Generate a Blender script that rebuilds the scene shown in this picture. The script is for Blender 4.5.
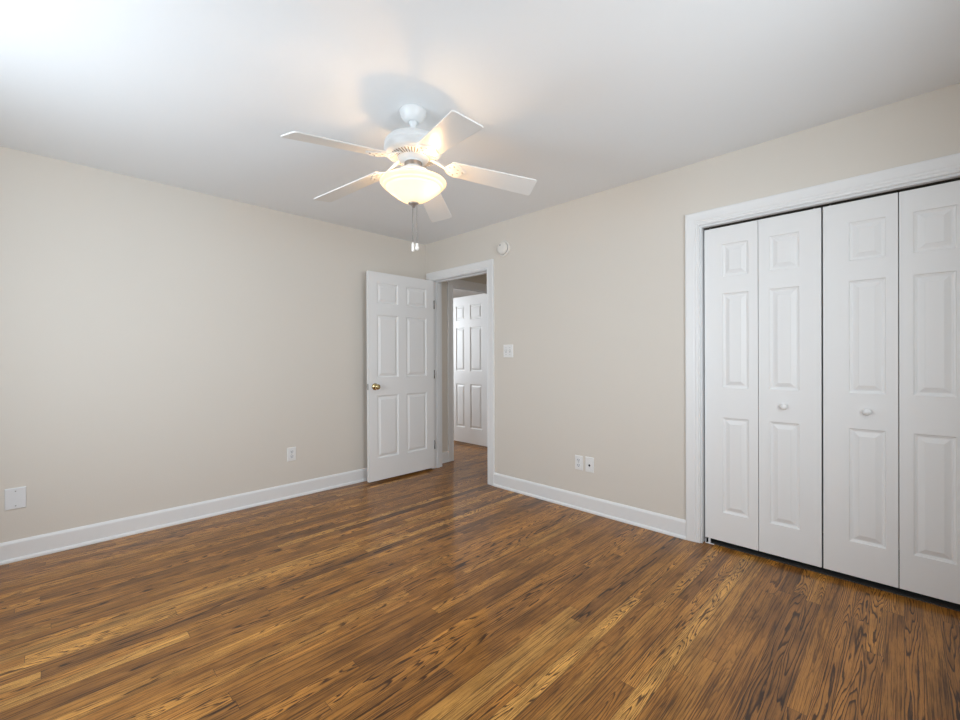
import bpy, bmesh, math, random
from mathutils import Vector, Matrix

random.seed(7)
S = bpy.context.scene
COL = S.collection
for o in list(bpy.data.objects):
    bpy.data.objects.remove(o, do_unlink=True)

# ------------------------------------------------------------------ camera
CAM = Vector((3.7581, -2.9521, 1.18696))
YAW, PIT, ROL, FPX = 0.779467, -0.003168, -0.004354, 430.554
F = Vector((-math.sin(YAW) * math.cos(PIT), math.cos(YAW) * math.cos(PIT), math.sin(PIT)))
R0 = Vector((math.cos(YAW), math.sin(YAW), 0))
U0 = R0.cross(F)
R = R0 * math.cos(ROL) + U0 * math.sin(ROL)
U = -R0 * math.sin(ROL) + U0 * math.cos(ROL)
cd = bpy.data.cameras.new('camera')
cd.sensor_fit = 'HORIZONTAL'
cd.sensor_width = 36.0
cd.lens = 36.0 * FPX / 960.0
cd.clip_start = 0.02
cam = bpy.data.objects.new('camera', cd)
COL.objects.link(cam)
cam.matrix_world = Matrix(((R.x, U.x, -F.x, CAM.x), (R.y, U.y, -F.y, CAM.y), (R.z, U.z, -F.z, CAM.z), (0, 0, 0, 1)))
S.camera = cam

# ------------------------------------------------------------------ view, world, lights
S.view_settings.view_transform = 'Standard'
S.view_settings.look = 'None'
S.view_settings.exposure = 0.0
S.view_settings.gamma = 1.0
S.view_settings.use_curve_mapping = False
S.cycles.max_bounces = 10
S.cycles.diffuse_bounces = 7
S.cycles.glossy_bounces = 4
S.cycles.sample_clamp_indirect = 6.0
S.cycles.caustics_reflective = False
S.cycles.caustics_refractive = False
S.cycles.use_denoising = True
S.cycles.denoiser = 'OPENIMAGEDENOISE'
S.cycles.denoising_prefilter = 'NONE'
S.cycles.denoising_input_passes = 'RGB_ALBEDO_NORMAL'

W = bpy.data.worlds.new('sky')
S.world = W
W.use_nodes = True
wn = W.node_tree.nodes
sky = wn.new('ShaderNodeTexSky')
sky.sky_type = 'HOSEK_WILKIE'
sky.turbidity = 4.0
W.node_tree.links.new(sky.outputs[0], wn['Background'].inputs[0])
wn['Background'].inputs[1].default_value = 0.3


def area(name, loc, target, sx, sy, power, col=(1, 1, 1), spread=180):
    l = bpy.data.lights.new(name, 'AREA')
    l.shape = 'RECTANGLE'
    l.size, l.size_y = sx, sy
    l.energy = power
    l.color = col
    l.spread = math.radians(spread)
    o = bpy.data.objects.new(name, l)
    COL.objects.link(o)
    o.location = loc
    o.rotation_euler = (Vector(target) - Vector(loc)).to_track_quat('-Z', 'Y').to_euler()
    return o


# daylight at the window behind the camera, and an added fill beside it
area('window_daylight', (1.75, -3.66, 1.42), (1.55, 0, 1.42), 1.3, 1.25, 40.5, (0.79, 0.898, 0.99))
area('side_fill', (4.26, -1.70, 1.45), (0.1, -0.5, 1.3), 1.2, 1.2, 24.5, (0.86, 0.935, 0.99), 138)  # added lamp, beam narrowed and aimed to brighten the far corner
# added fill lamps: the room across the hall, and the dimmer hall
area('far_room_fill', (-1.9, -0.25 + 0.45, 1.5), (-0.9, 2.0, 1.2), 0.9, 1.2, 52, (0.87, 0.935, 1.0))  # unseen fill added to brighten the far door
area('hall_fill', (2.3, 0.65, 1.7), (0, 0.8, 1.3), 0.7, 1.0, 2.0, (1.0, 0.93, 0.80))  # unseen weak fill added inside the closed hall


# ------------------------------------------------------------------ materials
def mat(name, col, rough=0.5, metal=0.0, spec=0.5, coat=0.0):
    m = bpy.data.materials.new(name)
    m.use_nodes = True
    b = m.node_tree.nodes['Principled BSDF']
    b.inputs['Base Color'].default_value = (*col, 1)
    b.inputs['Roughness'].default_value = rough
    b.inputs['Metallic'].default_value = metal
    b.inputs['Specular IOR Level'].default_value = spec
    b.inputs['Coat Weight'].default_value = coat
    return m


def add_bump(m, scale, strength, dist=0.002, stretch=(1, 1, 1), detail=3.0):
    nt = m.node_tree
    n, l = nt.nodes, nt.links
    g = n.new('ShaderNodeNewGeometry')
    mp = n.new('ShaderNodeVectorMath'); mp.operation = 'MULTIPLY'
    mp.inputs[1].default_value = stretch
    l.new(g.outputs['Position'], mp.inputs[0])
    t = n.new('ShaderNodeTexNoise')
    t.inputs['Scale'].default_value = scale
    t.inputs['Detail'].default_value = detail
    l.new(mp.outputs[0], t.inputs['Vector'])
    bp = n.new('ShaderNodeBump')
    bp.inputs['Strength'].default_value = strength
    bp.inputs['Distance'].default_value = dist
    l.new(t.outputs['Fac'], bp.inputs['Height'])
    l.new(bp.outputs[0], n['Principled BSDF'].inputs['Normal'])
    return m


M = {}
M['wall'] = add_bump(mat('beige_wall_paint', (0.715, 0.672, 0.612), 0.75, spec=0.25), 130, 0.22, 0.0015)
M['ceiling'] = add_bump(mat('white_ceiling_paint', (0.845, 0.868, 0.888), 0.85, spec=0.2), 160, 0.2, 0.0015)
M['trim'] = mat('white_trim_paint', (0.82, 0.825, 0.83), 0.38)
M['door'] = add_bump(mat('white_door_paint', (0.835, 0.838, 0.84), 0.45), 60, 0.14, 0.001, (6, 6, 0.35), 4)
M['jamb'] = mat('white_jamb_paint', (0.76, 0.775, 0.79), 0.4)
M['plastic'] = mat('white_plastic', (0.84, 0.84, 0.835), 0.32)
M['plate'] = mat('cool_white_plate', (0.78, 0.79, 0.81), 0.4)
M['slot'] = mat('dark_slot', (0.03, 0.03, 0.035), 0.6)
M['greyslot'] = mat('grey_recess', (0.33, 0.33, 0.34), 0.6)
M['screw'] = mat('painted_screw', (0.42, 0.42, 0.40), 0.4, 0.3)
M['brass'] = mat('polished_brass', (0.60, 0.48, 0.25), 0.2, 1.0)
M['steel'] = mat('brushed_steel', (0.50, 0.50, 0.51), 0.35, 1.0)
M['hinge'] = mat('dull_hinge_metal', (0.30, 0.29, 0.28), 0.45, 0.8)
M['dark'] = mat('dark_closet_gap_shade', (0.05, 0.048, 0.045), 0.9)  # shade of the gap under the closet doors, put into the colour
M['bronze'] = mat('dark_bronze', (0.05, 0.04, 0.03), 0.35, 0.8)
M['fan'] = mat('white_fan_enamel', (0.80, 0.82, 0.83), 0.28)
M['blade'] = mat('white_fan_blade_laminate', (0.80, 0.80, 0.785), 0.33)
M['ivory'] = mat('ivory_pull', (0.88, 0.86, 0.82), 0.3)
M['neck'] = mat('dull_nickel_band', (0.34, 0.29, 0.25), 0.4, 0.6)
M['vent'] = mat('vent_shadow', (0.16, 0.11, 0.07), 0.7)
M['detector'] = mat('off_white_detector_plastic', (0.80, 0.775, 0.73), 0.4)


def glass_pane():
    m = bpy.data.materials.new('window_glass')
    m.use_nodes = True
    n, l = m.node_tree.nodes, m.node_tree.links
    n.clear()
    out = n.new('ShaderNodeOutputMaterial')
    mx = n.new('ShaderNodeMixShader'); mx.inputs[0].default_value = 0.08
    t = n.new('ShaderNodeBsdfTransparent')
    g = n.new('ShaderNodeBsdfGlossy'); g.inputs['Roughness'].default_value = 0.02
    l.new(t.outputs[0], mx.inputs[1]); l.new(g.outputs[0], mx.inputs[2]); l.new(mx.outputs[0], out.inputs[0])
    return m


M['pane'] = glass_pane()


def frosted():
    m = bpy.data.materials.new('frosted_alabaster_glass')
    m.use_nodes = True
    n, l = m.node_tree.nodes, m.node_tree.links
    n.clear()
    out = n.new('ShaderNodeOutputMaterial')
    d = n.new('ShaderNodeBsdfDiffuse'); d.inputs[0].default_value = (0.86, 0.81, 0.70, 1)
    t = n.new('ShaderNodeBsdfTranslucent'); t.inputs[0].default_value = (0.93, 0.87, 0.70, 1)
    g = n.new('ShaderNodeBsdfGlossy'); g.inputs['Roughness'].default_value = 0.25
    m1 = n.new('ShaderNodeMixShader'); m1.inputs[0].default_value = 0.25
    m2 = n.new('ShaderNodeMixShader'); m2.inputs[0].default_value = 0.05
    l.new(d.outputs[0], m1.inputs[1]); l.new(t.outputs[0], m1.inputs[2])
    l.new(m1.outputs[0], m2.inputs[1]); l.new(g.outputs[0], m2.inputs[2])
    l.new(m2.outputs[0], out.inputs[0])
    return m


M['frosted'] = frosted()


def emit(name, col, s):
    m = bpy.data.materials.new(name)
    m.use_nodes = True
    b = m.node_tree.nodes['Principled BSDF']
    b.inputs['Base Color'].default_value = (*col, 1)
    b.inputs['Emission Color'].default_value = (*col, 1)
    b.inputs['Emission Strength'].default_value = s
    return m


M['bulb'] = emit('lit_bulb', (1.0, 0.61, 0.30), 190.0)


def oak_floor():
    m = bpy.data.materials.new('stained_oak_strip_floor')
    m.use_nodes = True
    nt = m.node_tree
    n, l = nt.nodes, nt.links
    bs = n['Principled BSDF']

    def val(x):
        return x

    def mth(op, a, b=None, c=None, clamp=False):
        nd = n.new('ShaderNodeMath'); nd.operation = op; nd.use_clamp = clamp
        for i, v in enumerate((a, b, c)):
            if v is None:
                continue
            if isinstance(v, (int, float)):
                nd.inputs[i].default_value = v
            else:
                l.new(v, nd.inputs[i])
        return nd.outputs[0]

    def vec(x, y, z):
        nd = n.new('ShaderNodeCombineXYZ')
        for i, v in enumerate((x, y, z)):
            if isinstance(v, (int, float)):
                nd.inputs[i].default_value = v
            else:
                l.new(v, nd.inputs[i])
        return nd.outputs[0]

    def noise(v, scale=1.0, detail=2.0, rough=0.5, dist=0.0):
        nd = n.new('ShaderNodeTexNoise')
        nd.inputs['Scale'].default_value = scale
        nd.inputs['Detail'].default_value = detail
        nd.inputs['Roughness'].default_value = rough
        nd.inputs['Distortion'].default_value = dist
        l.new(v, nd.inputs['Vector'])
        return nd.outputs['Fac']

    def ramp(fac, stops):
        nd = n.new('ShaderNodeValToRGB')
        e = nd.color_ramp.elements
        while len(e) < len(stops):
            e.new(0.5)
        for k, (p, c) in enumerate(stops):
            e[k].position = p
            e[k].color = (*c, 1) if len(c) == 3 else c
        l.new(fac, nd.inputs[0])
        return nd.outputs[0]

    def smooth(x, a, b):
        nd = n.new('ShaderNodeMapRange'); nd.interpolation_type = 'SMOOTHSTEP'
        nd.inputs['From Min'].default_value = a; nd.inputs['From Max'].default_value = b
        l.new(x, nd.inputs['Value'])
        return nd.outputs[0]

    def mix(fac, a, b, blend='MIX'):
        nd = n.new('ShaderNodeMix'); nd.data_type = 'RGBA'; nd.blend_type = blend
        if isinstance(fac, (int, float)):
            nd.inputs[0].default_value = fac
        else:
            l.new(fac, nd.inputs[0])
        for i, v in ((6, a), (7, b)):
            if isinstance(v, tuple):
                nd.inputs[i].default_value = (*v, 1)
            else:
                l.new(v, nd.inputs[i])
        return nd.outputs[2]

    g = n.new('ShaderNodeNewGeometry')
    sp = n.new('ShaderNodeSeparateXYZ'); l.new(g.outputs['Position'], sp.inputs[0])
    X, Y = sp.outputs[0], sp.outputs[1]
    WID = 0.0572
    u = mth('DIVIDE', mth('ADD', X, 0.021), WID)
    row = mth('FLOOR', u)
    fu = mth('SUBTRACT', u, row)
    wr = n.new('ShaderNodeTexWhiteNoise'); wr.noise_dimensions = '1D'; l.new(row, wr.inputs['W'])
    rr = wr.outputs['Value']
    # plank lengths differ from row to row
    ln = mth('ADD', 1.0, mth('MULTIPLY', rr, 1.3))
    v = mth('DIVIDE', mth('ADD', Y, mth('MULTIPLY', rr, 37.0)), ln)
    seg = mth('FLOOR', v)
    fv = mth('SUBTRACT', v, seg)
    wp = n.new('ShaderNodeTexWhiteNoise'); wp.noise_dimensions = '2D'
    l.new(vec(row, seg, 0.0), wp.inputs['Vector'])
    sc = n.new('ShaderNodeSeparateColor'); l.new(wp.outputs['Color'], sc.inputs[0])
    r1, r2, r3 = sc.outputs
    pid = mth('MULTIPLY', wp.outputs['Value'], 91.7)
    # broad figure: contour lines of a stretched field plus an arch across the plank
    field = noise(vec(mth('MULTIPLY', X, 20.0), mth('MULTIPLY', Y, 1.5), pid), 1.0, 2.0, 0.45, 0.2)
    cen = mth('SUBTRACT', fu, mth('ADD', 0.3, mth('MULTIPLY', r3, 0.4)))
    arch = mth('MULTIPLY', mth('MULTIPLY', cen, cen), 1.5)
    sgn = mth('SUBTRACT', mth('MULTIPLY', mth('GREATER_THAN', r3, 0.5), 2.0), 1.0)
    t = mth('ADD', mth('MULTIPLY', field, 1.9), mth('ADD', arch, mth('MULTIPLY', mth('MULTIPLY', Y, 0.55), sgn)))
    jit = noise(vec(mth('MULTIPLY', X, 160.0), mth('MULTIPLY', Y, 14.0), pid), 1.0, 3.0, 0.6)
    t = mth('ADD', t, mth('MULTIPLY', jit, 0.085))
    nr = mth('ADD', 4.0, mth('MULTIPLY', r1, 5.0))
    saw = mth('FRACT', mth('MULTIPLY', t, nr))
    line = mth('MULTIPLY', smooth(saw, 0.56, 0.84), mth('SUBTRACT', 1.0, smooth(saw, 0.92, 0.99)))
    fig = smooth(r2, 0.18, 0.50)
    # quiet planks: straight fine streaks
    st = noise(vec(mth('MULTIPLY', X, 170.0), mth('MULTIPLY', Y, 2.6), pid), 1.0, 3.0, 0.75)
    streak = smooth(st, 0.47, 0.62)
    pores = noise(vec(mth('MULTIPLY', X, 620.0), mth('MULTIPLY', Y, 22.0), pid), 1.0, 2.0, 0.6)
    pore = smooth(pores, 0.56, 0.70)
    cloud = noise(vec(mth('MULTIPLY', X, 9.0), mth('MULTIPLY', Y, 3.2), pid), 1.0, 3.0, 0.55)
    # plank tone
    base = ramp(wp.outputs['Value'], [(0.0, (0.200, 0.082, 0.0190)), (0.12, (0.310, 0.128, 0.0255)), (0.5, (0.415, 0.173, 0.0325)),
                                      (0.9, (0.470, 0.210, 0.042)), (1.0, (0.60, 0.300, 0.070))])
    base = mix(smooth(cloud, 0.35, 0.75), base, mix(1.0, base, (0.55, 0.52, 0.50), 'MULTIPLY'))
    dk = mix(1.0, base, (0.135, 0.10, 0.085), 'MULTIPLY')
    lt = mix(1.0, base, (1.42, 1.46, 1.50), 'MULTIPLY')
    c = mix(mth('MULTIPLY', fig, mth('SUBTRACT', 1.0, saw)), base, lt)
    c = mix(mth('MULTIPLY', line, mth('ADD', 0.25, mth('MULTIPLY', fig, 0.70))), c, dk)
    c = mix(mth('MULTIPLY', streak, mth('SUBTRACT', 0.80, mth('MULTIPLY', fig, 0.35))), c, dk)
    c = mix(mth('MULTIPLY', pore, 0.5), c, dk)
    # joints
    eu = mth('MINIMUM', fu, mth('SUBTRACT', 1.0, fu))
    ev = mth('MULTIPLY', mth('MINIMUM', fv, mth('SUBTRACT', 1.0, fv)), mth('DIVIDE', ln, WID))
    e = mth('MINIMUM', eu, ev)
    gap = mth('SUBTRACT', 1.0, smooth(e, 0.006, 0.026))
    c = mix(mth('MULTIPLY', gap, 0.72), c, (0.022, 0.010, 0.005))
    l.new(c, bs.inputs['Base Color'])
    bs.inputs['Roughness'].default_value = 0.36
    bs.inputs['Specular IOR Level'].default_value = 0.24
    bs.inputs['Coat Weight'].default_value = 0.28
    bs.inputs['Coat Roughness'].default_value = 0.12
    h = mth('SUBTRACT', mth('MULTIPLY', pores, 0.2), mth('ADD', mth('MULTIPLY', gap, 1.0), mth('MULTIPLY', line, 0.25)))
    bp = n.new('ShaderNodeBump'); bp.inputs['Strength'].default_value = 0.18; bp.inputs['Distance'].default_value = 0.0015
    l.new(h, bp.inputs['Height']); l.new(bp.outputs[0], bs.inputs['Normal'])
    return m


M['floor'] = oak_floor()


# ------------------------------------------------------------------ mesh helpers
class MB:
    def __init__(self):
        self.v, self.f, self.sm = [], [], []

    def add(self, vs, fs, smooth=False):
        o = len(self.v)
        self.v += [tuple(x) for x in vs]
        self.f += [tuple(o + i for i in f) for f in fs]
        self.sm += [smooth] * len(fs)
        return self

    def box(self, a, b):
        x0, y0, z0 = a; x1, y1, z1 = b
        vs = [(x0, y0, z0), (x1, y0, z0), (x1, y1, z0), (x0, y1, z0), (x0, y0, z1), (x1, y0, z1), (x1, y1, z1), (x0, y1, z1)]
        return self.add(vs, [(0, 3, 2, 1), (4, 5, 6, 7), (0, 1, 5, 4), (1, 2, 6, 5), (2, 3, 7, 6), (3, 0, 4, 7)])

    def lathe(self, prof, seg=48, c=(0, 0, 0), axis='z', smooth=True):
        """prof: (radius, height) from one end to the other; radius 0 closes."""
        vs, fs, rings = [], [], []
        for r, h in prof:
            if r < 1e-7:
                rings.append([len(vs)]); pts = [(0, 0, h)]
            else:
                rings.append(list(range(len(vs), len(vs) + seg)))
                pts = [(r * math.cos(2 * math.pi * k / seg), r * math.sin(2 * math.pi * k / seg), h) for k in range(seg)]
            for x, y, z in pts:
                if axis == 'y':
                    x, y, z = x, z, -y
                elif axis == 'x':
                    x, y, z = z, y, -x
                vs.append((x + c[0], y + c[1], z + c[2]))
        for a, b in zip(rings, rings[1:]):
            for k in range(seg):
                k2 = (k + 1) % seg
                if len(a) == 1 and len(b) == 1:
                    continue
                if len(a) == 1:
                    fs.append((a[0], b[k2], b[k]))
                elif len(b) == 1:
                    fs.append((a[k], a[k2], b[0]))
                else:
                    fs.append((a[k], a[k2], b[k2], b[k]))
        return self.add(vs, fs, smooth)

    def tube(self, pts, r, seg=8):
        pts = [Vector(q) for q in pts]
        vs, fs = [], []
        for i, q in enumerate(pts):
            d = (pts[min(i + 1, len(pts) - 1)] - pts[max(i - 1, 0)]).normalized()
            up = Vector((0, 0, 1)) if abs(d.z) < 0.9 else Vector((1, 0, 0))
            s = d.cross(up).normalized(); w = s.cross(d)
            rr = r[i] if isinstance(r, (list, tuple)) else r
            for k in range(seg):
                a = 2 * math.pi * k / seg
                vs.append(q + s * rr * math.cos(a) + w * rr * math.sin(a))
        for i in range(len(pts) - 1):
            for k in range(seg):
                k2 = (k + 1) % seg
                fs.append((i * seg + k, i * seg + k2, (i + 1) * seg + k2, (i + 1) * seg + k))
        fs.append(tuple(range(seg))[::-1]); fs.append(tuple((len(pts) - 1) * seg + k for k in range(seg)))
        return self.add(vs, fs, True)

    def prism(self, outline, z0, z1):
        """outline in xy, extruded from z0 to z1"""
        k = len(outline)
        vs = [(x, y, z0) for x, y in outline] + [(x, y, z1) for x, y in outline]
        fs = [tuple(range(k))[::-1], tuple(range(k, 2 * k))] + [(i, (i + 1) % k, k + (i + 1) % k, k + i) for i in range(k)]
        return self.add(vs, fs)

    def build(self, name, m, parent=None, bevel=0.0, segs=2):
        me = bpy.data.meshes.new(name)
        me.from_pydata(self.v, [], self.f)
        bm = bmesh.new(); bm.from_mesh(me)
        for f_, s in zip(bm.faces, self.sm):
            f_.smooth = s
        bmesh.ops.remove_doubles(bm, verts=bm.verts, dist=1e-6)
        bmesh.ops.recalc_face_normals(bm, faces=bm.faces)
        bm.to_mesh(me); bm.free()
        me.materials.append(m)
        o = bpy.data.objects.new(name, me)
        COL.objects.link(o)
        if parent is not None:
            o.parent = parent
        if bevel:
            md = o.modifiers.new('bevel', 'BEVEL')
            md.width = bevel; md.segments = segs; md.limit_method = 'ANGLE'; md.angle_limit = math.radians(40)
        return o


def empty(name, loc, rot=(0, 0, 0)):
    o = bpy.data.objects.new(name, None)
    o.empty_display_size = 0.1
    COL.objects.link(o)
    o.location = loc
    o.rotation_euler = rot
    return o


def tag(o, label=None, cat=None, group=None, kind=None):
    if label: o['label'] = label
    if cat: o['category'] = cat
    if group: o['group'] = group
    if kind: o['kind'] = kind
    return o


def struct(o, label=None, cat=None):
    return tag(o, label, cat, None, 'structure')


# ------------------------------------------------------------------ room shell
H = 2.44
XR, YN = 4.32, -3.72          # right wall, near wall (both behind or beside the camera)
TH = 0.12
D0, D1, DH = 0.128, 0.938, 2.025      # bedroom doorway
C0, C1, CH = 2.832, 4.035, 2.018        # closet opening
HY0, HY1 = 0.405, 1.145               # doorway across the hall, in the plane x = 0
FX0, FY1 = -3.6, 3.6                  # the far room

struct(MB().box((FX0, YN - TH, -0.05), (XR + TH, FY1, 0)).build('floor', M['floor']), 'dark stained oak strip floor running towards the doorway', 'floor')
struct(MB().box((FX0, YN - TH, H), (XR + TH, FY1, H + 0.08)).build('ceiling', M['ceiling']), 'smooth white painted ceiling above the fan', 'ceiling')

struct(MB().box((-TH, YN - TH, 0), (0, TH, H)).build('wall_left', M['wall']), 'bare beige wall behind the open white door', 'wall')
w = MB()
J = 0.015
w.box((0, 0, 0), (D0 - J, TH, H)).box((D0 - J, 0, DH + J), (D1 + J, TH, H)).box((D1 + J, 0, 0), (C0 - J, TH, H))
w.box((C0 - J, 0, CH + J), (C1 + J, TH, H)).box((C1 + J, 0, 0), (XR, TH, H))
struct(w.build('wall_far', M['wall']), 'beige wall holding the doorway and the closet', 'wall')
w = MB()
RW0, RW1, WZ0, WZ1 = -2.35, -1.05, 0.8, 2.1
w.box((XR, YN, 0), (XR + TH, RW0, H)).box((XR, RW1, 0), (XR + TH, 0.8, H)).box((XR, RW0, 0), (XR + TH, RW1, WZ0)).box((XR, RW0, WZ1), (XR + TH, RW1, H))
struct(w.build('wall_right', M['wall']))
w = MB()
NW0, NW1 = 1.08, 2.42
w.box((0, YN - TH, 0), (NW0, YN, H)).box((NW1, YN - TH, 0), (XR + TH, YN, H)).box((NW0, YN - TH, 0), (NW1, YN, WZ0)).box((NW0, YN - TH, WZ1), (NW1, YN, H))
struct(w.build('wall_near', M['wall']))
# hall
w = MB()
w.box((-TH, TH, 0), (0, HY0 - J, H)).box((-TH, HY0 - J, 2.03 + J), (0, HY1 + J, H)).box((-TH, HY1 + J, 0), (0, FY1, H))
struct(w.build('wall_hall', M['wall']), 'shaded beige hall wall seen through the doorway', 'wall')
struct(MB().box((0, 1.75, 0), (2.6, 1.75 + TH, H)).box((2.6, TH, 0), (2.6 + TH, 1.75 + TH, H)).build('wall_hall_far', M['wall']))
# closet interior
struct(MB().box((C0 - 0.08, TH, 0), (C0 - 0.02, 0.8, H)).box((C1 + 0.02, TH, 0), (C1 + 0.08, 0.8, H)).box((C0 - 0.08, 0.72, 0), (C1 + 0.08, 0.8, H)).build('wall_closet', M['wall']))
struct(MB().box((C0 - 0.02, 0.036, 0.0), (C1 + 0.02, 0.72, 0.004)).build('closet_gap_shade', M['dark']), 'dark sheet standing in for the shade under the closet doors', 'floor')  # thin dark sheet added to blacken the gap below the doors
# far room
struct(MB().box((FX0, FY1, 0), (0, FY1 + TH, H)).box((FX0 - TH, 0, 0), (FX0, FY1 + TH, H)).box((FX0, 0, 0), (-TH, TH, H)).build('wall_far_room', M['wall']))


# ------------------------------------------------------------------ windows behind the camera
def window(name, origin, rz, wd, z0, z1):
    e = struct(empty(name, origin, (0, 0, rz)))
    fr = MB()
    for a, b in (((0, -0.06, z0), (0.05, 0.06, z1)), ((wd - 0.05, -0.06, z0), (wd, 0.06, z1)), ((0.05, -0.06, z0), (wd - 0.05, 0.06, z0 + 0.05)),
                 ((0.05, -0.06, z1 - 0.05), (wd - 0.05, 0.06, z1))):
        fr.box(a, b)
    fr.build('window_frame', M['trim'], e, 0.003)
    zm = (z0 + z1) / 2
    for a, b in ((z0 + 0.05, zm), (zm, z1 - 0.05)):
        s = MB()
        s.box((0.05, -0.02, a), (0.09, 0.02, b)).box((wd - 0.09, -0.02, a), (wd - 0.05, 0.02, b)).box((0.09, -0.02, a), (wd - 0.09, 0.02, a + 0.04)).box((0.09, -0.02, b - 0.04), (wd - 0.09, 0.02, b))
        so = s.build('sash', M['trim'], e)
        MB().box((0.09, -0.003, a + 0.04), (wd - 0.09, 0.003, b - 0.04)).build('pane', M['pane'], so)


window('window_1', (NW0, YN - 0.06, 0), 0, NW1 - NW0, WZ0, WZ1)
window('added_window', (XR + 0.06, RW0, 0), math.pi / 2, RW1 - RW0, WZ0, WZ1)  # unseen window, added to go with the side fill lamp

# ------------------------------------------------------------------ trim
CASING = [(0, 0), (0, 0.009), (0.003, 0.0115), (0.007, 0.0115), (0.010, 0.009), (0.015, 0.009), (0.018, 0.0115), (0.023, 0.013), (0.027, 0.0115),
          (0.031, 0.0115), (0.036, 0.014), (0.060, 0.0165), (0.074, 0.0190), (0.081, 0.0190), (0.085, 0.0165), (0.085, 0)]


def casing(a0, a1, h, place, m):
    """mitred casing round an opening a0..a1 of height h; place(a, z, out) -> point"""
    mb = MB()
    k = len(CASING)
    vs = []
    for d, t in CASING:
        vs += [place(a0 - d, 0, t), place(a0 - d, h + d, t), place(a1 + d, h + d, t), place(a1 + d, 0, t)]
    fs = []
    for i in range(k - 1):
        for s in range(3):
            fs.append((i * 4 + s, (i + 1) * 4 + s, (i + 1) * 4 + s + 1, i * 4 + s + 1))
    fs.append(tuple(i * 4 for i in range(k)))
    fs.append(tuple(i * 4 + 3 for i in range(k))[::-1])
    mb.add(vs, fs)
    return mb


def on_far(a, z, t): return (a, -t, z)
def on_hall(a, z, t): return (t, a, z)


# bedroom doorway
t1 = struct(casing(D0 - 0.006, D1 + 0.006, DH + 0.006, on_far, None).build('trim_1', M['trim']), 'white moulded casing round the bedroom doorway', 'door casing')
jb = MB()
jb.box((D0 - 0.0145, 0.0005, 0), (D0, TH - 0.0005, DH + 0.0145)).box((D1, 0.0005, 0), (D1 + 0.0145, TH - 0.0005, DH + 0.0145)).box((D0, 0.0005, DH), (D1, TH - 0.0005, DH + 0.0145))
jb.build('jamb', M['jamb'], t1)
st = MB()
st.box((D0, 0.045, 0), (D0 + 0.011, 0.08, DH)).box((D1 - 0.011, 0.045, 0), (D1, 0.08, DH)).box((D0 + 0.011, 0.045, DH - 0.011), (D1 - 0.011, 0.08, DH))
st.build('door_stop', M['jamb'], t1, 0.002)
hall_side = casing(D0 - 0.006, D1 + 0.006, DH + 0.006, lambda a, z, t: (a, TH + t, z), None)
hall_side.build('hall_casing', M['trim'], t1)
# closet
t2 = struct(casing(C0 - 0.009, C1 + 0.009, CH + 0.012, on_far, None).build('trim_2', M['trim']), 'white moulded casing round the closet', 'door casing')
jb = MB()
jb.box((C0 - 0.0145, 0.0005, 0), (C0, TH - 0.0005, CH + 0.0145)).box((C1, 0.0005, 0), (C1 + 0.0145, TH - 0.0005, CH + 0.0145)).box((C0, 0.0005, CH), (C1, TH - 0.0005, CH + 0.0145))
jb.build('jamb', M['jamb'], t2)
tr = MB()
tr.box((C0 + 0.004, 0.036, CH - 0.006), (C1 - 0.004, 0.060, CH))
tr.build('door_track', M['bronze'], t2)
# doorway across the hall
t3 = struct(casing(HY0 - 0.005, HY1 + 0.005, 2.036, on_hall, None).build('trim_3', M['trim']), 'white casing round the doorway across the hall', 'door casing')
jb = MB()
jb.box((-TH + 0.0005, HY0 - 0.0145, 0), (-0.0005, HY0, 2.0445)).box((-TH + 0.0005, HY1, 0), (-0.0005, HY1 + 0.0145, 2.0445)).box((-TH + 0.0005, HY0, 2.03), (-0.0005, HY1, 2.0445))
jb.build('jamb', M['jamb'], t3)
st = MB()
st.box((-0.075, HY0, 0), (-0.04, HY0 + 0.011, 2.03)).box((-0.075, HY1 - 0.011, 0), (-0.04, HY1, 2.03)).box((-0.075, HY0 + 0.011, 2.019), (-0.04, HY1 - 0.011, 2.03))
st.build('door_stop', M['jamb'], t3, 0.002)

BASE = [(0, 0), (0.022, 0), (0.0225, 0.006), (0.021, 0.013), (0.017, 0.019), (0.0125, 0.021), (0.0125, 0.104), (0.0115, 0.110), (0.007, 0.118), (0.0035, 0.122), (0, 0.123)]


def baseboard(name, p0, p1, nrm, label):
    mb = MB()
    k = len(BASE)
    vs = []
    for q in (p0, p1):
        for o_, z in BASE:
            vs.append((q[0] + nrm[0] * o_, q[1] + nrm[1] * o_, z))
    fs = [(i, i + 1, k + i + 1, k + i) for i in range(k - 1)] + [tuple(range(k))[::-1], tuple(range(k, 2 * k))]
    mb.add(vs, fs)
    return struct(mb.build(name, M['trim']), label, 'baseboard')


baseboard('baseboard_left', (0, YN, 0), (0, 0, 0), (1, 0), 'white baseboard along the bare beige wall')
baseboard('baseboard_far', (D1 + 0.091, 0, 0), (C0 - 0.093, 0, 0), (0, -1), 'white baseboard between the doorway and the closet')
baseboard('baseboard_far_corner', (0, 0, 0), (D0 - 0.091, 0, 0), (0, -1), 'short white baseboard behind the open door')
baseboard('baseboard_hall', (0, TH + 0.02, 0), (0, HY0 - 0.09, 0), (1, 0), 'short white baseboard in the hall beside the doorway')
baseboard('baseboard_right', (XR, YN, 0), (XR, 0, 0), (-1, 0), None)
baseboard('baseboard_near', (0, YN, 0), (XR, YN, 0), (0, 1), None)
baseboard('baseboard_far_room', (FX0, FY1, 0), (-TH, FY1, 0), (0, -1), None)


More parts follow.
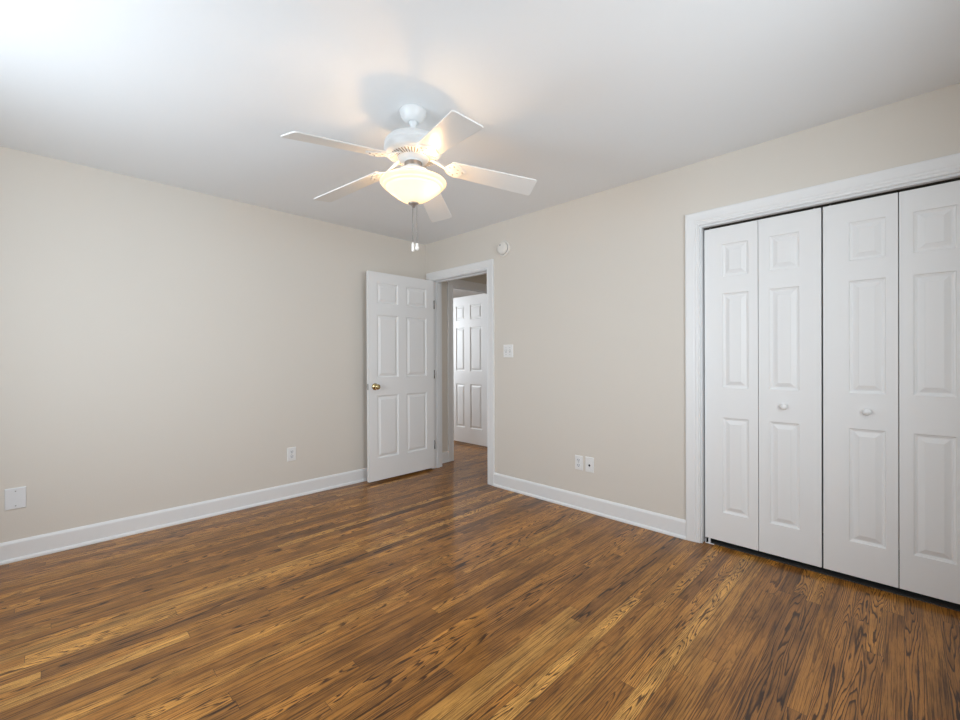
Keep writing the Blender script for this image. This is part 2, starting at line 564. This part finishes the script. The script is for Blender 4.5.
# ------------------------------------------------------------------ panelled doors
def panel_slab(wd, ht, th, cols, rows, both=True):
    """slab in x 0..wd, z 0..ht, front face y=0 (facing -y), back y=th; raised panels at cols x rows"""
    mb = MB()
    xs = sorted({0, wd, *[q for c in cols for q in c]})
    zs = sorted({0, ht, *[q for c in rows for q in c]})
    rings = [(0.0, 0.0), (0.004, 0.0062), (0.009, 0.0078), (0.012, 0.0098), (0.017, 0.0098), (0.037, 0.0018), (0.039, 0.0006)]
    for face, sgn in ((0.0, 1), (th, -1)):
        for xa, xb in zip(xs, xs[1:]):
            for za, zb in zip(zs, zs[1:]):
                if (xa, xb) in cols and (za, zb) in rows and (both or sgn == 1):
                    vs, fs = [], []
                    for i_, dp in rings:
                        y = face + sgn * dp
                        vs += [(xa + i_, y, za + i_), (xb - i_, y, za + i_), (xb - i_, y, zb - i_), (xa + i_, y, zb - i_)]
                    for q in range(len(rings) - 1):
                        for s in range(4):
                            s2 = (s + 1) % 4
                            fs.append((q * 4 + s, q * 4 + s2, q * 4 + 4 + s2, q * 4 + 4 + s))
                    b = (len(rings) - 1) * 4
                    fs.append((b, b + 1, b + 2, b + 3))
                    mb.add(vs, fs)
                else:
                    mb.add([(xa, face, za), (xb, face, za), (xb, face, zb), (xa, face, zb)], [(0, 1, 2, 3)])
    for xa, xb in zip(xs, xs[1:]):
        for z in (0, ht):
            mb.add([(xa, 0, z), (xb, 0, z), (xb, th, z), (xa, th, z)], [(0, 1, 2, 3)])
    for za, zb in zip(zs, zs[1:]):
        for x in (0, wd):
            mb.add([(x, 0, za), (x, 0, zb), (x, th, zb), (x, th, za)], [(0, 1, 2, 3)])
    return mb


ROWS = [(0.205, 0.803), (0.990, 1.578), (1.683, 1.882)]     # measured from the slab's bottom edge


def knob_parts(parent, x, z, face, sgn, m, rose=True):
    prof = [(0.0, 0.0), (0.031, 0.0), (0.033, 0.003), (0.029, 0.008), (0.018, 0.010), (0.011, 0.013), (0.010, 0.026), (0.016, 0.031), (0.0245, 0.040), (0.027, 0.050), (0.0245, 0.059), (0.016, 0.0645), (0, 0.066)]
    return MB().lathe([(r, face + sgn * h) for r, h in prof], 28, (x, 0, z), 'y').build('door_knob', m, parent)


def hinge_parts(parent, x, y, zs):
    for z in zs:
        MB().lathe([(0, z - 0.045), (0.0065, z - 0.045), (0.0065, z + 0.045), (0, z + 0.045)], 12, (x, y, 0)).box((x - 0.003, y + 0.0, z - 0.044), (x - 0.0005, y + 0.034, z + 0.044)).build('hinge', M['hinge'], parent)


# open bedroom door: hinge at the doorway's corner side, swung ninety degrees into the room
DW, DT = 0.787, 0.035
d1 = struct(empty('door_1', (0.124, -0.016, 0.022), (0, 0, -math.pi / 2)), 'open white six-panel door with brass knob standing along the beige wall', 'door')
# local x runs away from the hinge; local -y faces the room's left wall, +y faces the room
cols = [(0.097, 0.355), (0.452, 0.695)]
slab = panel_slab(DW, 2.0, DT, cols, [(0.212, 0.813), (0.986, 1.590), (1.702, 1.898)]).build('door_slab', M['door'], d1)
knob_parts(d1, 0.722, 0.902, DT, 1, M['brass'])
knob_parts(d1, 0.722, 0.902, 0.0, -1, M['brass'])
lp = MB().box((DW - 0.0005, 0.006, 0.873), (DW + 0.0015, DT - 0.006, 0.931)).build('latch_plate', M['steel'], d1)
MB().box((DW + 0.0015, 0.011, 0.893), (DW + 0.010, DT - 0.011, 0.911)).build('latch_bolt', M['steel'], lp, 0.003)
for z in (0.245, 1.0, 1.745):
    hb = MB().lathe([(0, z - 0.045), (0.0065, z - 0.045), (0.0065, z + 0.045), (0, z + 0.045)], 12, (-0.0065, DT + 0.0015, 0))
    hb.box((-0.0025, 0.004, z - 0.044), (-0.0005, DT, z + 0.044)).build('hinge', M['hinge'], d1)

# door of the room across the hall, open too
d4 = struct(empty('door_4', (-0.150, 1.175, 0.028), (0, 0, math.pi)), 'white six-panel door seen through the doorway across the hall', 'door')
cols4 = [(0.105, 0.325), (0.435, 0.610)]
panel_slab(0.665, 2.02, DT, cols4, [(0.205, 0.810), (0.990, 1.590), (1.695, 1.895)]).build('door_slab', M['door'], d4)
knob_parts(d4, 0.640, 0.902, 0, -1, M['bronze'])
MB().box((0.6645, 0.005, 0.86), (0.6665, DT - 0.005, 0.92)).build('latch_plate', M['bronze'], d4)
for z in (0.245, 0.80, 1.745):
    MB().lathe([(0, z - 0.045), (0.0065, z - 0.045), (0.0065, z + 0.045), (0, z + 0.045)], 12, (-0.0065, DT + 0.001, 0)).build('hinge', M['hinge'], d4)

# bifold closet doors: two pairs
PW = 0.2935


def bifold(name, x0, knob_on, label):
    e = struct(empty(name, (x0, 0.030, 0.036)), label, 'closet door')
    for k, (off, pc) in enumerate(((0.0, (0.103, 0.245)), (PW + 0.0035, (0.0545, 0.1965)))):
        if knob_on == 0 and k == 0:
            pc = (0.107, 0.249)
        if knob_on == 0 and k == 1:
            pc = (0.050, 0.192)
        s = panel_slab(PW, 1.967, 0.032, [pc], [(0.180, 0.776), (0.962, 1.551), (1.656, 1.858)], False)
        p_ = s.build('door_panel', M['door'], e)
        p_.location = (off, 0, 0)
        if k == knob_on:
            cx = (pc[0] + pc[1]) / 2
            prof = [(0.0085, 0), (0.0085, 0.007), (0.010, 0.010), (0.0155, 0.014), (0.0180, 0.019), (0.0172, 0.024), (0.012, 0.0285), (0.005, 0.0305), (0, 0.031)]
            kb = MB().lathe([(r, -h) for r, h in prof], 28, (cx, 0, 0.869), 'y').build('door_knob', M['trim'], p_)
    for px_ in (0.03, 2 * PW - 0.028):
        MB().lathe([(0, 1.967), (0.004, 1.967), (0.004, 1.977), (0, 1.977)], 10, (px_, 0.016, 0)).build('pivot_pin', M['steel'], e)
    return e


b2 = bifold('door_2', 2.8405, 1, 'white bifold closet door pair nearer the doorway')
b3 = bifold('door_3', 2.8405 + 2 * PW + 0.0035 + 0.008, 0, 'white bifold closet door pair farther from the doorway, cut by the frame')
# floor pivot bracket of the first pair
MB().box((0.0, -0.004, -0.036), (0.052, 0.020, -0.0335)).box((0.0, -0.004, -0.036), (0.0025, 0.020, -0.008)).box((0.018, 0.004, -0.0335), (0.030, 0.014, -0.0)).build('pivot_bracket', M['plate'], b2)


# ------------------------------------------------------------------ small wall fittings
def plate_mesh(wd, ht, t=0.006):
    """cover plate lying in the xz plane, front at y=-t"""
    b = 0.004
    vs, fs = [], []
    for i_, y in ((0, 0), (0, -t * 0.45), (b * 0.4, -t * 0.85), (b, -t)):
        vs += [(-wd / 2 + i_, y, -ht / 2 + i_), (wd / 2 - i_, y, -ht / 2 + i_), (wd / 2 - i_, y, ht / 2 - i_), (-wd / 2 + i_, y, ht / 2 - i_)]
    for q in range(3):
        for s in range(4):
            s2 = (s + 1) % 4
            fs.append((q * 4 + s, q * 4 + s2, q * 4 + 4 + s2, q * 4 + 4 + s))
    fs.append((12, 13, 14, 15)); fs.append((3, 2, 1, 0))
    return MB().add(vs, fs)


def screw(parent, x, z, y, m=None):
    o = MB().lathe([(0, 0.0), (0.0036, 0.0), (0.0034, -0.001), (0, -0.0014)], 14, (0, 0, 0), 'y')
    o = o.build('screw', m or M['screw'], parent)
    o.location = (x, y, z)
    return o


def duplex(name, loc, rz, wd, ht, label):
    e = tag(empty(name, loc, (0, 0, rz)), label, 'outlet', 'duplex wall outlets')
    plate_mesh(wd, ht).build('cover_plate', M['plastic'], e)
    for z in (0.0205, -0.0205):
        oc = []
        for k in range(24):
            a = 2 * math.pi * k / 24
            oc.append((0.0172 * math.cos(a), max(-0.0128, min(0.0128, 0.0172 * math.sin(a)))))
        rb = MB().prism(oc, 0, 0.0022)
        rb.v = [(x, -0.006 - zz, y + z) for x, y, zz in rb.v]
        rc = rb.build('receptacle', M['plate'], e)
        sl = MB()
        y0, y1 = -0.0086, -0.0080
        sl.box((-0.0085, y0, z - 0.001), (-0.0055, y1, z + 0.009)).box((0.0055, y0, z + 0.0005), (0.0085, y1, z + 0.009))
        sl.lathe([(0, y0), (0.0032, y0), (0.0032, y1), (0, y1)], 12, (0, 0, z - 0.0068), 'y')
        sl.build('socket_slots', M['slot'], rc)
    screw(e, 0, 0, -0.006)
    return e


duplex('wall_outlet', (0.0, -1.461, 0.373), math.pi / 2, 0.074, 0.117, 'white duplex outlet low on the bare beige wall beside the open door')
duplex('wall_outlet', (1.9315, 0.0, 0.366), 0, 0.070, 0.112, 'white duplex outlet with slots, next to the phone jack plate')

# jack plate
e = tag(empty('jack_plate', (2.0255, 0.0, 0.3655)), 'white wall plate with one dark jack hole, between outlet and closet', 'wall plate')
plate_mesh(0.072, 0.116).build('cover_plate', M['plastic'], e)
jk = MB().lathe([(0.0125, -0.006), (0.0125, -0.0085), (0.0095, -0.0085), (0.0095, -0.0065), (0, -0.0065)], 20, (0.001, 0, -0.004), 'y').build('jack', M['plastic'], e)
MB().lathe([(0, -0.0072), (0.0092, -0.0072), (0.0092, -0.0066), (0, -0.0066)], 16, (0.001, 0, -0.004), 'y').build('jack_hole', M['slot'], jk)
screw(e, 0, 0.042, -0.006, M['plastic']); screw(e, 0, -0.042, -0.006, M['plastic'])

# blank plate at the left
e = tag(empty('blank_plate', (0.0, -3.076, 0.370), (0, 0, math.pi / 2)), 'white blank cover plate with two screws low on the left wall', 'wall plate')
plate_mesh(0.088, 0.125, 0.007).build('cover_plate', M['plate'], e)
screw(e, 0, 0.043, -0.007); screw(e, 0, -0.043, -0.007)

# double toggle switch
e = tag(empty('light_switch', (1.202, 0.0, 1.2545)), 'white double toggle light switch on the wall beside the doorway', 'light switch')
plate_mesh(0.112, 0.115).build('cover_plate', M['plastic'], e)
for x in (-0.023, 0.023):
    fr = MB().box((x - 0.0055, -0.0066, -0.0125), (x + 0.0055, -0.0058, 0.0125)).build('toggle_slot', M['greyslot'], e)
    tg = MB()
    tg.add([(x - 0.004, -0.006, -0.006), (x + 0.004, -0.006, -0.006), (x + 0.004, -0.006, 0.006), (x - 0.004, -0.006, 0.006),
            (x - 0.0035, -0.017, 0.003), (x + 0.0035, -0.017, 0.003), (x + 0.0035, -0.0155, 0.0095), (x - 0.0035, -0.0155, 0.0095)],
           [(0, 1, 5, 4), (1, 2, 6, 5), (2, 3, 7, 6), (3, 0, 4, 7), (4, 5, 6, 7), (3, 2, 1, 0)])
    tg.build('toggle', M['plastic'], e, 0.0008)
    screw(e, x, 0.030, -0.006); screw(e, x, -0.030, -0.006)

# smoke detector
e = tag(empty('smoke_detector', (1.158, 0.0, 2.189)), 'round off-white smoke detector on the wall above the light switch', 'smoke detector')
MB().lathe([(0, 0), (0.070, 0), (0.072, -0.003), (0.072, -0.009), (0.069, -0.012), (0.058, -0.012), (0, -0.012)], 56, (0, 0, 0), 'y').build('mounting_base', M['detector'], e)
cv = MB().lathe([(0.055, -0.012), (0.0565, -0.018), (0.0565, -0.030), (0.054, -0.035), (0.046, -0.040), (0.030, -0.0425), (0, -0.0435)], 56, (-0.003, 0, 0.0), 'y').build('cover', M['detector'], e)
MB().lathe([(0.0570, -0.013), (0.0572, -0.013), (0.0572, -0.019), (0.0570, -0.019)], 56, (-0.003, 0, 0), 'y').build('vent_slots', M['greyslot'], cv)
MB().lathe([(0, -0.041), (0.008, -0.041), (0.008, -0.0425), (0.006, -0.0435), (0, -0.0438)], 18, (-0.014, 0, 0.026), 'y').build('test_button', M['greyslot'], cv)


# ------------------------------------------------------------------ ceiling fan
FC = Vector((1.9848, -1.6322, 0))
fan = tag(empty('ceiling_fan', (FC.x, FC.y, H)), 'white five-blade ceiling fan with lit frosted bowl light and pull chains', 'ceiling fan')


def fz(prof):
    return [(r, z - H) for r, z in prof]


MB().lathe(fz([(0, 2.4399), (0.066, 2.4399), (0.068, 2.437), (0.066, 2.428), (0.060, 2.412), (0.050, 2.397), (0.038, 2.386), (0.030, 2.382), (0.024, 2.383), (0.024, 2.392)]), 48).build('canopy', M['fan'], fan)
dr = MB().lathe(fz([(0, 2.40), (0.022, 2.395), (0.0235, 2.386), (0.020, 2.374), (0.0135, 2.368), (0.0135, 2.330), (0.026, 2.326), (0.028, 2.300)]), 32).build('downrod', M['fan'], fan)
MB().lathe(fz([(0.0, 2.312), (0.045, 2.312), (0.080, 2.309), (0.108, 2.302), (0.128, 2.291), (0.139, 2.279), (0.144, 2.266), (0.144, 2.262), (0.1415, 2.258), (0.1415, 2.254), (0.145, 2.250), (0.145, 2.236), (0.141, 2.230)]), 72).build('motor_housing', M['fan'], fan)
vp = MB().lathe(fz([(0.141, 2.231), (0.139, 2.222), (0.130, 2.212), (0.118, 2.206), (0.078, 2.200), (0.070, 2.196), (0.070, 2.188), (0, 2.188)]), 72).build('vent_plate', M['fan'], fan)
vs_ = MB()
for k in range(44):
    a = 2 * math.pi * k / 44
    c_, s_ = math.cos(a), math.sin(a)
    r0, r1, hw = 0.080, 0.117, 0.0023
    z0, z1 = 2.1995 - H, 2.2053 - H
    pts = [(r0, -hw * 0.75, z0), (r1, -hw, z1), (r1, hw, z1), (r0, hw * 0.75, z0)]
    q = [(c_ * x - s_ * y, s_ * x + c_ * y, z) for x, y, z in pts]
    vs_.add(q + [(x, y, z + 0.003) for x, y, z in q], [(0, 1, 2, 3), (4, 7, 6, 5), (0, 4, 5, 1), (1, 5, 6, 2), (2, 6, 7, 3), (3, 7, 4, 0)])
vs_.build('vent_slots', M['vent'], vp)
# switch housing and light-kit fitter
swh = MB().lathe(fz([(0.0, 2.189), (0.040, 2.189), (0.042, 2.184), (0.042, 2.152), (0.046, 2.147), (0.062, 2.144), (0.072, 2.140), (0.074, 2.134), (0.071, 2.129), (0, 2.128)]), 48).build('switch_housing', M['fan'], fan)
MB().lathe(fz([(0.0425, 2.180), (0.0445, 2.178), (0.0445, 2.160), (0.0425, 2.158)]), 40).build('neck_band', M['neck'], swh)
# bowl, a single blown sheet of frosted glass with stepped rings
bowl = MB().lathe(fz([(0.1535, 2.083), (0.158, 2.085), (0.163, 2.084), (0.166, 2.080), (0.166, 2.076), (0.162, 2.070), (0.155, 2.065), (0.1495, 2.063), (0.1505, 2.059), (0.1475, 2.055), (0.140, 2.052), (0.1355, 2.051), (0.136, 2.047), (0.133, 2.043),
                      (0.122, 2.034), (0.108, 2.023), (0.092, 2.011), (0.074, 1.999), (0.055, 1.988), (0.038, 1.981), (0.020, 1.977), (0.006, 1.976)]), 72).build('light_bowl', M['frosted'], fan)
MB().lathe(fz([(0, 1.980), (0.023, 1.979), (0.026, 1.975), (0.024, 1.970), (0.014, 1.966), (0.010, 1.962), (0.008, 1.955), (0, 1.953)]), 28).build('finial', M['steel'], bowl)
MB().lathe(fz([(0, 2.128), (0.004, 2.128), (0.004, 1.980), (0, 1.980)]), 10).build('center_rod', M['steel'], fan)

for ang in (math.radians(20), math.radians(200)):
    bx, by = 0.070 * math.cos(ang), 0.070 * math.sin(ang)
    MB().lathe([(0, 0.020), (0.009, 0.018), (0.016, 0.008), (0.0175, 0.0), (0.016, -0.008), (0.009, -0.016), (0, -0.018)], 20, (bx, by, 2.078 - H)).build('light_bulb', M['bulb'], fan)

# blades: outline from root to tip, local x radial
R0B, R1B = 0.190, 0.636


def blade_outline(r0, r1, w0, w1, cr=0.013, n=6):
    out = []
    def corner(cx, cy, a0):
        for i in range(n + 1):
            a = a0 + (math.pi / 2) * i / n
            out.append((cx + cr * math.cos(a), cy + cr * math.sin(a)))
    corner(r1 - cr, w1 / 2 - cr, 0)
    corner(r0 + cr, w0 / 2 - cr, math.pi / 2)
    corner(r0 + cr, -w0 / 2 + cr, math.pi)
    corner(r1 - cr, -w1 / 2 + cr, 1.5 * math.pi)
    return out


blade_me = iron_me = screw_me = None
droop = math.atan2(0.071, R1B - R0B)
blade0 = None
for k in range(5):
    ang = math.radians(-89.4 - 72 * k)
    Rm = Matrix.Rotation(ang, 4, 'Z') @ Matrix.Translation((0, 0, 2.163 - H)) @ Matrix.Translation((R0B, 0, 0)) @ Matrix.Rotation(droop, 4, 'Y') @ Matrix.Rotation(math.radians(-12), 4, 'X') @ Matrix.Translation((-R0B, 0, 0))
    if k == 0:
        b = MB().prism(blade_outline(R0B, R1B, 0.114, 0.139), -0.003, 0.003).build('blade', M['blade'], fan, 0.0012)
        # blade iron: curved arm and scalloped plate under the blade
        ol = []
        half = [(0.160, 0.012), (0.172, 0.030), (0.186, 0.044), (0.200, 0.050), (0.212, 0.047), (0.222, 0.050), (0.234, 0.043), (0.243, 0.030), (0.255, 0.020), (0.268, 0.012), (0.272, 0.0)]
        ol = half + [(x, -y) for x, y in reversed(half[:-1])]
        im = MB().prism(ol, -0.0075, -0.0035)
        arm = []
        for i in range(9):
            tt = i / 8
            arm.append((0.072 + 0.100 * tt, 0.010 - 0.004 * tt, 0.026 - 0.032 * (tt ** 1.4)))
        vs2, fs2 = [], []
        for x, hw, z in arm:
            vs2 += [(x, -hw, z - 0.004), (x, hw, z - 0.004), (x, hw, z + 0.004), (x, -hw, z + 0.004)]
        for i in range(8):
            for s in range(4):
                s2 = (s + 1) % 4
                fs2.append((i * 4 + s, i * 4 + s2, i * 4 + 4 + s2, i * 4 + 4 + s))
        fs2 += [(0, 1, 2, 3), (35, 34, 33, 32)]
        im.add(vs2, fs2)
        io = im.build('blade_iron', M['fan'], b, 0.001)
        sm_ = MB()
        for x, y in ((0.205, 0.032), (0.205, -0.032), (0.252, 0.0)):
            sm_.lathe([(0, -0.0098), (0.004, -0.0095), (0.0055, -0.0078), (0.0055, -0.0073), (0, -0.0073)], 12, (x, y, 0))
        for x, y in ((0.185, 0.018), (0.185, -0.018), (0.225, 0.014), (0.225, -0.014)):
            sm_.box((x - 0.006, y - 0.0025, -0.0079), (x + 0.006, y + 0.0025, -0.0076))
        so = sm_.build('iron_screws', M['greyslot'], b)
        proto = (b, io, so)
    else:
        b = proto[0].copy(); COL.objects.link(b); b.parent = fan
        for ch in proto[1:]:
            c2 = ch.copy(); COL.objects.link(c2); c2.parent = b
    b.matrix_local = Rm

# pull chains
for dx, z1, prof in ((-0.004, 1.776, [(0, 1.778), (0.004, 1.777), (0.0075, 1.768), (0.0075, 1.738), (0.006, 1.732), (0, 1.731)]),
                     (0.017, 1.772, [(0, 1.774), (0.006, 1.773), (0.008, 1.766), (0.0065, 1.760), (0.0105, 1.753), (0.0105, 1.745), (0.006, 1.738), (0, 1.737)])):
    px_, py_ = R0.x * dx, R0.y * dx
    ch = MB()
    ch.tube([(px_, py_, 1.962 - H), (px_, py_, z1 - H)], 0.0015, 6)
    nb = 44
    for i in range(nb):
        z = 1.960 - (1.960 - z1) * i / (nb - 1) - H
        ch.lathe([(0, z + 0.0019), (0.0017, z + 0.0008), (0.0017, z - 0.0008), (0, z - 0.0019)], 6, (px_, py_, 0))
    co = ch.build('pull_chain', M['hinge'], fan)
    MB().lathe(fz(prof), 20, (px_, py_, 0)).build('pull_fob', M['ivory'], co)
